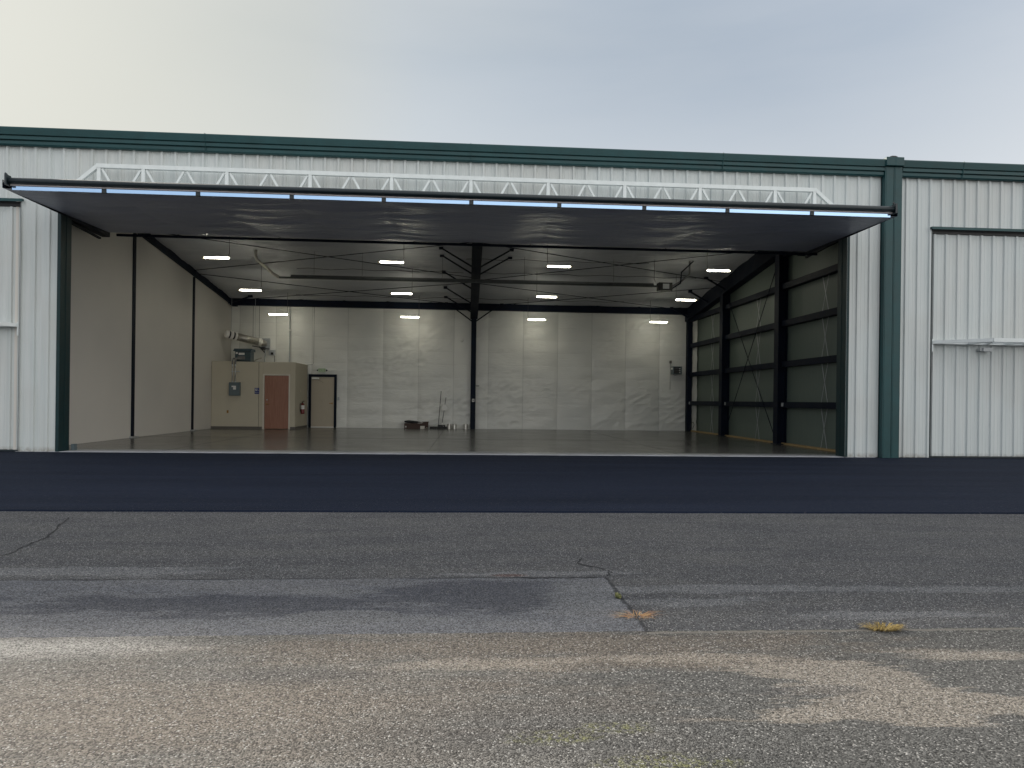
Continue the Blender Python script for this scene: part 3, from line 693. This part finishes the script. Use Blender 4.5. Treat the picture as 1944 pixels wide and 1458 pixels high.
# electrical panel with conduits
ep = thing('electrical_panel', 'grey electrical panel with two pipes above it on the restroom wall', 'electrical panel', (-9.2, YF, 1.3))
MB().box(-9.40, -8.99, YF - .16, YF, 1.32, 1.85).build('cabinet', 'grey_box', ep, bevel=.008)
MB().box(-9.385, -9.005, YF - .168, YF - .161, 1.335, 1.835).build('cover', 'grey_box', ep, bevel=.003)
MB().box(-9.29, -9.12, YF - .171, YF - .169, 1.66, 1.71).build('label_plate', 'label_white', ep); MB().box(-9.23, -9.12, YF - .171, YF - .169, 1.56, 1.655).build('label_plate', 'label_white', ep)
for x in (-9.30, -9.19):
    p_ = MB().tube([(x, YF - .07, 1.85), (x, YF - .07, 2.66)], .017, 10).build('conduit', 'galv', ep, smooth=True)
    MB().tube([(x, YF - .07, 1.85), (x, YF - .07, 1.90)], .026, 10).build('coupling', 'galv', p_); MB().tube([(x, YF - .07, 2.50), (x, YF - .07, 2.56)], .026, 10).build('coupling', 'galv', p_)
    MB().tube([(x, YF - .07, 2.56), (x, YF - .07, 2.70), (x, YF + .02, 2.80), (x + .05, YF + .4, 2.80)], .03, 10).build('flex_conduit', 'cord_grey', p_)
MB().box(-9.36, -9.02, YF - .06, YF, 2.27, 2.30).build('strut', 'galv', ep)
tr = thing('transformer', 'dark blue-grey transformer cabinet standing on top of the restroom box', 'transformer', (-9.1, 12.2, 2.62))
MB().box(-9.45, -8.83, 12.2, 12.65, 2.62, 3.12).build('cabinet', 'transformer_grey', tr, bevel=.015)
MB().extrude_x([(12.14, 3.13), (12.14, 3.16), (12.25, 3.24), (12.7, 3.24), (12.7, 3.13)], -9.50, -8.79).build('lid', 'transformer_grey', tr)
MB().box(-9.30, -9.07, 12.188, 12.198, 2.98, 3.07).build('label_plate', 'label_white', tr); MB().box(-9.34, -9.05, 12.188, 12.198, 2.80, 2.93).build('label_plate', 'cord_grey', tr)
MB().box(-9.42, -9.34, 12.188, 12.198, 3.02, 3.09).build('label_plate', 'label_white', tr)
b = MB()
for i in range(5): b.box(-9.42, -8.86, 12.19, 12.199, 2.66 + i * .022, 2.67 + i * .022)
b.build('louvre', 'black', tr)

# duct with vent at the wall
du = thing('ventilation_duct', 'white hanging duct with capped round end above the restroom box', 'duct', (-9.3, 13, 3.5))
A, B_ = Vector((-9.95, 12.45, 3.86)), Vector((-8.72, 13.45, 3.58)); dv = (B_ - A)
def at(f): return A + dv * f
MB().tube([at(.27), at(.93)], .155, 24).build('tube', 'duct_foil', du, smooth=True)
prof = [(0, .05), (.015, .12), (.04, .155), (.09, .165)]
MB().tube([at(f) for f, r in prof], [r for f, r in prof], 24).build('end_cap', 'duct_white', du, smooth=True)
MB().tube([at(.095), at(.13)], .148, 24).build('seam_band', 'cord_dark', du, smooth=True)
MB().tube([at(.135), at(.20)], .166, 24).build('collar', 'duct_white', du, smooth=True)
MB().tube([at(.205), at(.245)], .15, 24).build('seam_band', 'cord_dark', du)
MB().tube([at(.25), at(.30)], .168, 24).build('collar', 'duct_white', du, smooth=True)
MB().tube([at(.86), at(.95)], .165, 24).build('collar', 'duct_white', du, smooth=True)
MB().box(-8.78, -8.46, 13.55, 13.62, 3.29, 3.79).build('wall_plate', 'galv', du)
MB().tube([at(.93), (-8.62, 13.56, 3.55)], [.15, .10], 20).build('elbow', 'duct_foil', du, smooth=True)
b = MB(); b.bar((-9.05, 13.1, 3.42), (-8.45, 13.5, 3.33), .03, .03); b.bar((-8.8, 13.2, 3.4), (-8.62, 13.5, 3.15), .03, .03); b.box(-8.75, -8.6, 13.3, 13.45, 3.28, 3.4); b.build('bracket', 'black', du)
b = MB(); b.tube([(-8.62, 13.45, 3.3), (-8.6, 13.42, 3.1), (-8.62, 13.4, 2.85), (-8.6, 13.4, 2.64)], .025, 8); b.build('flex_line', 'galv_strap', du)
MB().tube([(-8.62, 13.0, 2.92), (-8.85, 12.9, 2.82), (-8.95, 12.8, 2.64)], .025, 8).build('pipe_elbow', 'duct_foil', du)
for f, zc in ((.2, 0), (.82, 0)):
    q = at(f); MB().tube([(q.x, q.y, q.z + .15), (q.x - .05, q.y, q.z + .3), (q.x - .05, q.y, ceil_z(q.y) - .05)], .006, 5).build('hanger_wire', 'galv_strap', du)
cb = thing('control_box', 'small grey control box on the back wall beside the duct plate', 'control box', (-8.36, 13.6, 3.2))
MB().box(-8.48, -8.24, 13.50, 13.64, 3.06, 3.30).build('housing', 'galv', cb, bevel=.006); MB().box(-8.40, -8.29, 13.492, 13.499, 3.09, 3.19).build('dial', 'black', cb)
MB().tube([(-8.26, 13.6, 3.06), (-8.28, 13.6, 2.64)], .01, 6).build('cable', 'cord_dark', cb)
tag(MB().tube([(-7.64, 13.6, 2.62), (-7.64, 13.6, 5.17)], .022, 8).build('wall_conduit', 'galv_strap'), 'vertical grey conduit rising from the restroom box to the back beam', 'conduit')
MB_ = MB().tube([(-7.70, 13.58, 4.15), (-7.57, 13.58, 4.15)], .035, 8)
tag(MB_.build('conduit_clamp', 'white_plastic'), 'white clamp halfway up the grey conduit on the back wall', 'clamp')
tag(MB().tube([(-6.62, 13.62, 5.2), (-6.62, 13.62, 2.75), (-6.68, 13.6, 2.70), (-7.0, 13.55, 2.66)], .009, 6).build('cable', 'cord_grey'), 'thin dark cable hanging down the back wall above the exit door', 'cable')
tag(MB().tube([(-9.18, 13.6, 5.2), (-9.18, 13.6, 3.75)], .008, 6).build('cable', 'cord_dark'), 'thin cable behind the middle of the white duct', 'cable')
tag(MB().tube([(-8.92, 13.6, 5.2), (-8.92, 13.6, 3.7)], .008, 6).build('cable', 'cord_dark'), 'thin cable behind the wall end of the white duct', 'cable')

# extinguisher on the side of the restroom box
fe = thing('fire_extinguisher', 'dark red fire extinguisher hung on the side of the restroom box', 'fire extinguisher', (-6.77, 12.4, .6))
MB().lathe(-6.77, 12.4, [(.04, .60), (.075, .61), (.078, .65), (.078, .95), (.06, 1.01), (.028, 1.04)], 20).build('cylinder', 'ext_red', fe, smooth=True)
b = MB(); b.lathe(-6.77, 12.4, [(.022, 1.04), (.022, 1.08)], 12); b.bar((-6.80, 12.4, 1.09), (-6.68, 12.35, 1.12), .02, .015); b.bar((-6.80, 12.4, 1.10), (-6.70, 12.35, 1.15), .02, .01); b.build('valve', 'black', fe)
MB().tube([(-6.77, 12.38, 1.07), (-6.85, 12.33, 1.02), (-6.86, 12.33, .85), (-6.85, 12.33, .7)], .012, 8).build('hose', 'black', fe)
MB().tube([(-6.77, 12.4, .80), (-6.77, 12.4, .96)], .0795, 20, cap=False).build('label_band', 'label_white', fe)
tag(MB().box(-6.869, -6.855, 12.35, 12.42, 1.5, 1.60).build('wall_switch', 'cream_plastic'), 'cream switch plate on the side of the restroom box above the extinguisher', 'switch')
tag(MB().box(-9.52, -9.45, YF - .012, YF - .001, .63, .74).build('outlet', 'brass'), 'small brown outlet low on the restroom wall', 'outlet')
tag(MB().box(-5.60, -5.51, 13.60, 13.64, 1.17, 1.31).build('wall_switch', 'galv_strap'), 'grey switch plate just right of the beige exit door', 'switch')

# exit sign with side chevrons
es = thing('exit_sign', 'pale green exit sign above the beige exit door', 'sign', (-6.26, 13.6, 2.45))
MB().box(-6.40, -6.10, 13.54, 13.60, 2.37, 2.54).build('housing', 'exit_face', es, bevel=.006)
text_mesh(None, 'EXIT', .15, 'exit_green', (-6.25, 13.537, 2.455), RX90, es, 'lettering', .002)
for s, x in ((-1, -6.42), (1, -6.08)):
    MB().add([(x, 13.55, 2.41), (x, 13.55, 2.50), (x + s * .07, 13.55, 2.455), (x, 13.58, 2.41), (x, 13.58, 2.50), (x + s * .07, 13.58, 2.455)], [(0, 1, 2), (5, 4, 3), (0, 3, 4, 1), (1, 4, 5, 2), (2, 5, 3, 0)]).build('chevron', 'navy_steel', es)
# round detector
b = MB(); b.tube([(-.28, 13.62, 3.86), (-.28, 13.54, 3.86)], [.075, .055], 16); tag(b.build('wall_detector', 'white_plastic', smooth=False), 'round white detector high on the back wall left of the centre column', 'detector')
b = MB(); b.tube([(.44, 13.5, 2.43), (.44, 13.42, 2.43)], .045, 12); tag(b.build('sensor', 'white_plastic'), 'small white round sensor at the right edge of the centre column', 'sensor')
b = MB(); b.box(.20, .30, 13.34, 13.379, 1.18, 1.31); o = tag(b.build('column_outlet', 'label_white', bevel=.004), 'small white outlet box on the front of the centre column', 'outlet')
MB().box(.225, .275, 13.334, 13.339, 1.21, 1.28).build('socket', 'cord_grey', o)
tag(MB().box(.36, .50, 13.40, 13.44, 1.86, 1.89).build('column_hook', 'black'), 'small black hook on the right side of the centre column', 'hook')

# ------------------------------------------------------------------ hanging lamps
def lamp_proto(loc, s, drop):
    L = thing('hanging_light', '', 'lamp', loc)
    x, y, z = loc
    MB().box(x - .38, x + .38, y - .045, y + .045, z + .023, z + .05).build('housing', 'shade_white', L, bevel=.006)
    MB().box(x - .36, x + .36, y - .03, y + .03, z - .02, z + .02).build('diffuser', 'lamp_glow', L, bevel=.012)
    MB().box(min(x + s * .39, x + s * .46), max(x + s * .39, x + s * .46), y - .03, y + .03, z - .025, z + .02).build('sensor', 'cream_plastic', L)
    MB().tube([(x - s * .34, y, z + .05), (x - s * .37, y, z + .15), (x - s * .37, y, z + drop)], .007, 5).build('cord', 'cord_dark', L)
    return L
rows = [(5.6, 5.58, 'front row'), (8.85, 5.10, 'middle row'), (12.4, 4.68, 'back row')]
cols = [(-7.8, 'leftmost'), (-2.43, 'second from the left'), (2.87, 'third from the left'), (8.1, 'rightmost')]
for ri, (y, z, rn) in enumerate(rows):
    for ci, (x, cn) in enumerate(cols):
        s = -1 if ci < 2 else 1
        L = lamp_proto((x, y, z), s, ceil_z(y) - z - .06)
        where = {0: 'nearest the raised door', 1: 'in mid hangar', 2: 'before the back wall'}[ri]
        L['label'] = f'lit hanging lamp, {cn} of the {rn} {where}'; L['group'] = 'linear lamps hanging from the hangar ceiling'

# ------------------------------------------------------------------ tube heater
th = thing('tube_heater', 'long horizontal radiant tube heater hung under the hangar ceiling', 'heater', (0, 7.2, 5.3))
MB().tube([(-6.35, 7.2, 5.30), (6.55, 7.2, 5.30)], .035, 12).build('tube', 'reflector', th, smooth=True)
MB().extrude_x([(7.08, 5.31), (7.14, 5.39), (7.26, 5.39), (7.32, 5.31), (7.31, 5.305), (7.255, 5.38), (7.145, 5.38), (7.09, 5.305)], -5.95, 6.4).build('reflector', 'reflector', th)
MB().box(6.56, 7.04, 7.05, 7.35, 5.14, 5.42).build('burner_box', 'black', th, bevel=.01)
MB().box(6.70, 6.92, 7.04, 7.049, 5.20, 5.37).build('label_plate', 'galv_strap', th)
MB().tube([(-6.35, 7.2, 5.30), (-6.55, 7.2, 5.42), (-7.08, 7.2, 5.86), (-7.12, 7.2, 6.0), (-7.12, 7.2, 6.2)], .05, 12).build('exhaust_pipe', 'duct_foil', th, smooth=True)
MB().tube([(7.04, 7.2, 5.30), (7.4, 7.2, 5.5), (7.68, 7.2, 5.75), (7.68, 7.2, 6.2)], .035, 8).build('gas_pipe', 'cord_grey', th)
MB().tube([(7.04, 7.18, 5.22), (7.35, 7.15, 5.42), (7.38, 7.15, 5.8), (7.8, 7.15, 6.2)], .025, 8).build('vent_pipe', 'navy_steel', th)
for x in (-5.2, -3.6, -.9, 1.9, 5.0): MB().tube([(x, 7.2, 5.42), (x, 7.2, ceil_z(7.2) - .1)], .005, 4).build('hanger_wire', 'cord_dark', th)
MB().tube([(6.45, 7.1, 5.42), (6.40, 7.1, 5.55), (6.42, 7.1, ceil_z(7.1) - .1)], .007, 5).build('power_cord', 'cord_dark', th)

# unit heater on back right wall
uh = thing('unit_heater', 'louvred box heater high on the back wall near the right corner', 'heater', (9.2, 13.4, 2.7))
MB().box(9.02, 9.42, 13.25, 13.60, 2.50, 2.85).build('case', 'grey_box', uh, bevel=.008)
MB().box(9.06, 9.34, 13.235, 13.248, 2.54, 2.82).build('grille', 'black', uh)
for i in range(3): MB().bar((9.07, 13.22, 2.60 + i * .085), (9.28, 13.22, 2.60 + i * .085), .03, .006).build('louvre', 'galv', uh)
for i in range(3): MB().box(9.29, 9.33, 13.222, 13.234, 2.56 + i * .085, 2.60 + i * .085).build('knob', 'label_white', uh)
MB().box(8.97, 9.015, 13.3, 13.4, 2.71, 2.80).build('label_plate', 'label_white', uh)
MB().box(8.96, 9.05, 13.56, 13.63, 3.0, 3.12).build('junction_box', 'base_rubber', uh)
MB().tube([(9.0, 13.58, 3.0), (8.98, 13.55, 2.85), (8.97, 13.5, 2.7), (8.985, 13.56, 2.2), (8.99, 13.58, 1.83)], .009, 6).build('cord', 'cord_grey', uh)
MB().tube([(9.42, 13.5, 2.55), (9.2, 13.62, 2.45), (9.05, 13.55, 2.6)], .012, 6).build('mounting_arm', 'galv', uh)
tag(MB().tube([(9.78, 13.2, .1), (9.8, 13.1, .35), (9.84, 12.95, .42), (9.86, 12.85, .3), (9.82, 12.95, .12)], .01, 6).build('cord_loop', 'cord_dark'), 'loop of black cord at the foot of the right back corner column', 'cord')

# ------------------------------------------------------------------ clutter by the centre column
YC = 13.30
cr = thing('cardboard_box', 'long low brown cardboard box on the floor against the back wall', 'box', (-2.17, YC, 0))
b = MB(); b.box(-2.70, -1.68, YC, YC + .015, 0, .22); b.box(-2.70, -1.68, YC + .26, YC + .275, 0, .22); b.box(-2.70, -2.685, YC + .015, YC + .26, 0, .22); b.box(-1.695, -1.68, YC + .015, YC + .26, 0, .22); b.box(-2.685, -1.695, YC + .015, YC + .26, 0, .015)
b.build('carton', 'cardboard', cr)
b = MB(); b.add([(-1.95, YC + .275, .22), (-1.68, YC + .275, .22), (-1.66, YC + .31, .30), (-1.97, YC + .31, .29), (-1.95, YC + .27, .22), (-1.68, YC + .27, .22), (-1.66, YC + .305, .30), (-1.97, YC + .305, .29)], [(0, 1, 2, 3), (7, 6, 5, 4), (0, 3, 7, 4), (1, 5, 6, 2)]); b.build('flap', 'cardboard', cr)
MB().box(-2.66, -2.6, YC - .003, YC - .001, .05, .11).build('label_plate', 'label_white', cr)
def bag(u, v):
    x = -2.70 + .75 * u; h = .34 - .17 * u ** .7; a = v * 2 * math.pi
    r = (.12 - .05 * u) * (math.sin(math.pi * min(max(u, .02), .98)) ** .35)
    n_ = 1 + .25 * noise.noise((u * 5, math.cos(a) * 2, math.sin(a) * 2))
    return (x, YC + .13 + r * math.cos(a) * n_, .235 + (.09 - .05 * u) + r * .62 * math.sin(a) * n_ - .02)
tag(MB().grid(bag, 24, 20).build('bag', 'black', smooth=True), 'crumpled black bag lying on the long cardboard box', 'bag')
b = MB(); b.bar((-2.12, YC + .08, .235), (-1.90, YC + .08, .262), .14, .018); tag(b.build('papers', 'paper'), 'white sheets of paper on the cardboard box beside the black bag', 'paper')
tag(MB().box(-2.0, -1.82, YC - .16, YC - .04, 0, .12).build('small_box', 'paper', bevel=.006), 'small pale box on the floor in front of the long cardboard box', 'box')
b = MB()
b.grid(lambda u, v: (-1.80 + .14 * u, YC - .14 + .12 * v, .003 + .05 * abs(noise.noise((u * 3, v * 3, 1))) + .02 * math.sin(3.1 * u)), 8, 8)
tag(b.build('crumpled_rag', 'paper', smooth=True), 'small crumpled white rag on the floor left of the wide broom', 'rag')
br = thing('push_broom', 'wide black push broom standing upright on its head left of the paint cans', 'broom', (-1.2, YC, 0))
MB().box(-1.60, -.86, YC - .04, YC + .04, .055, .10).build('block', 'black', br, bevel=.008)
b = MB()
for i in range(75):
    x = -1.6 + .74 * i / 74
    for yy in (-.03, 0, .03): b.bar((x, YC + yy, .056), (x + random.uniform(-.008, .008), YC + yy * 1.5, 0.0), .008, .008)
b.build('bristles', 'dark_plastic', br)
MB().tube([(-1.24, YC, .10), (-1.14, YC + .18, 1.63)], .014, 10).build('handle', 'dark_plastic', br)
b = MB(); b.tube([(-1.44, YC, .10), (-1.33, YC, .22), (-1.23, YC, .24), (-1.10, YC, .22), (-1.0, YC, .10)], .008, 6); b.build('brace', 'galv', br)
b2 = thing('broom', 'small upright broom with clear dustpan clipped to its handle', 'broom', (-1.05, YC + .08, 0))
yy = YC + .09
MB().box(-1.27, -.95, yy + .02, yy + .08, .12, .17).build('block', 'black', b2, bevel=.006)
b = MB()
for i in range(34):
    x = -1.27 + .32 * i / 33
    for k_ in (.03, .07): b.bar((x, yy + k_, .12), (x + random.uniform(-.01, .01), yy + k_, .0), .008, .008)
b.build('bristles', 'dark_plastic', b2)
MB().tube([(-1.10, yy + .05, .17), (-1.08, yy + .06, .26)], .03, 10).build('socket', 'white_plastic', b2)
MB().tube([(-1.08, yy + .06, .26), (-.93, yy + .18, 1.36)], .011, 8).build('handle', 'dark_plastic', b2)
# dustpan (clipped, upside down)
dp = MB(); yq = yy - .02
P = [(-1.12, .80), (-.86, .80), (-.87, .90), (-.92, .99), (-.965, 1.05), (-1.015, 1.05), (-1.07, .99), (-1.11, .90)]
n_ = len(P); dp.add([(x, yq, z) for x, z in P] + [(x, yq + .03, z) for x, z in P], [tuple(range(n_)), tuple(range(n_, 2 * n_))[::-1]] + [(i, i + n_, (i + 1) % n_ + n_, (i + 1) % n_) for i in range(n_)])
tag(dp.build('dustpan', 'white_plastic', bevel=.006), 'white dustpan clipped on the handle of the small broom', 'dustpan')
def can(x, y, label, r=.075, h=.19):
    o = thing('paint_can', label, 'paint can', (x, y, 0), 'paint cans on the floor by the centre column')
    MB().lathe(x, y, [(r * .97, 0), (r, .006), (r, h - .01), (r * 1.03, h - .005), (r * 1.03, h)], 24).build('body', 'can_metal', o, smooth=False)
    MB().lathe(x, y, [(r * .9, h - .002), (r * .9, h + .004)], 24).build('lid', 'label_white', o)
    MB().tube([(x - r, y, h * .8), (x - r * .8, y - r * .7, h * .45), (x, y - r * 1.15, h * .3), (x + r * .8, y - r * .7, h * .45), (x + r, y, h * .8)], .003, 5).build('handle', 'galv', o)
    return o
can(-.77, YC, 'metal paint can nearest the wide broom, first of the pair', .085, .21); can(-.54, YC + .01, 'metal paint can in the pair, on the side nearer the centre column', .085, .21); can(-.06, YC + .02, 'lone metal paint can standing right beside the centre column', .09, .21)

# ------------------------------------------------------------------ weeds in the pavement seam
def tuft(name, label, m, cx, cy, n, rx, ry, hmin, hmax, flat, wd=.0025, cat='weed'):
    b = MB()
    for i in range(n):
        a = random.uniform(0, 2 * math.pi); rr = math.sqrt(random.random()) * .55
        x = cx + rx * rr * math.cos(a) * .6; y = cy + ry * rr * math.sin(a) * .6
        a2 = a + random.uniform(-.7, .7); L = random.uniform(hmin, hmax)
        ux, uy = math.cos(a2) * rx / max(rx, ry), math.sin(a2) * ry / max(rx, ry) * 1.2
        p0 = Vector((x, y, -.03)); out = L * flat
        p1 = p0 + Vector((ux * out * .5, uy * out * .5, L * (1.05 - flat) * .8)); p2 = p0 + Vector((ux * out, uy * out, L * (1.05 - flat) * random.uniform(.2, 1)))
        sd_ = Vector((-uy, ux, 0)); sd_ = (sd_.normalized() if sd_.length else Vector((1, 0, 0))) * wd
        k = len(b.v)
        b.v += [tuple(p0 - sd_), tuple(p0 + sd_), tuple(p1 - sd_ * .8), tuple(p1 + sd_ * .8), tuple(p2)]
        b.f += [(k, k + 1, k + 3, k + 2), (k + 2, k + 3, k + 4)]
    return tag(b.build(name, m), label, cat)
tuft('dry_grass_tuft', 'golden dry grass clump in the pavement seam at the right', 'dry_grass', 2.45, -12.02, 300, .24, .11, .04, .13, .78, .0019)
tuft('dead_weed', 'sparse straw coloured dead weed spread over the seam corner', 'dry_stalk', 1.06, -11.74, 70, .20, .10, .05, .19, .94, .0016)
tuft('green_weed', 'pale green weed growing in the diagonal pavement seam', 'green_weed', 1.03, -11.34, 150, .05, .10, .02, .05, .5, .003)
tuft('green_weed', 'tiny green weed at the left edge beside the long crack', 'green_weed', -4.0, -10.28, 60, .06, .05, .015, .04, .5, .003)
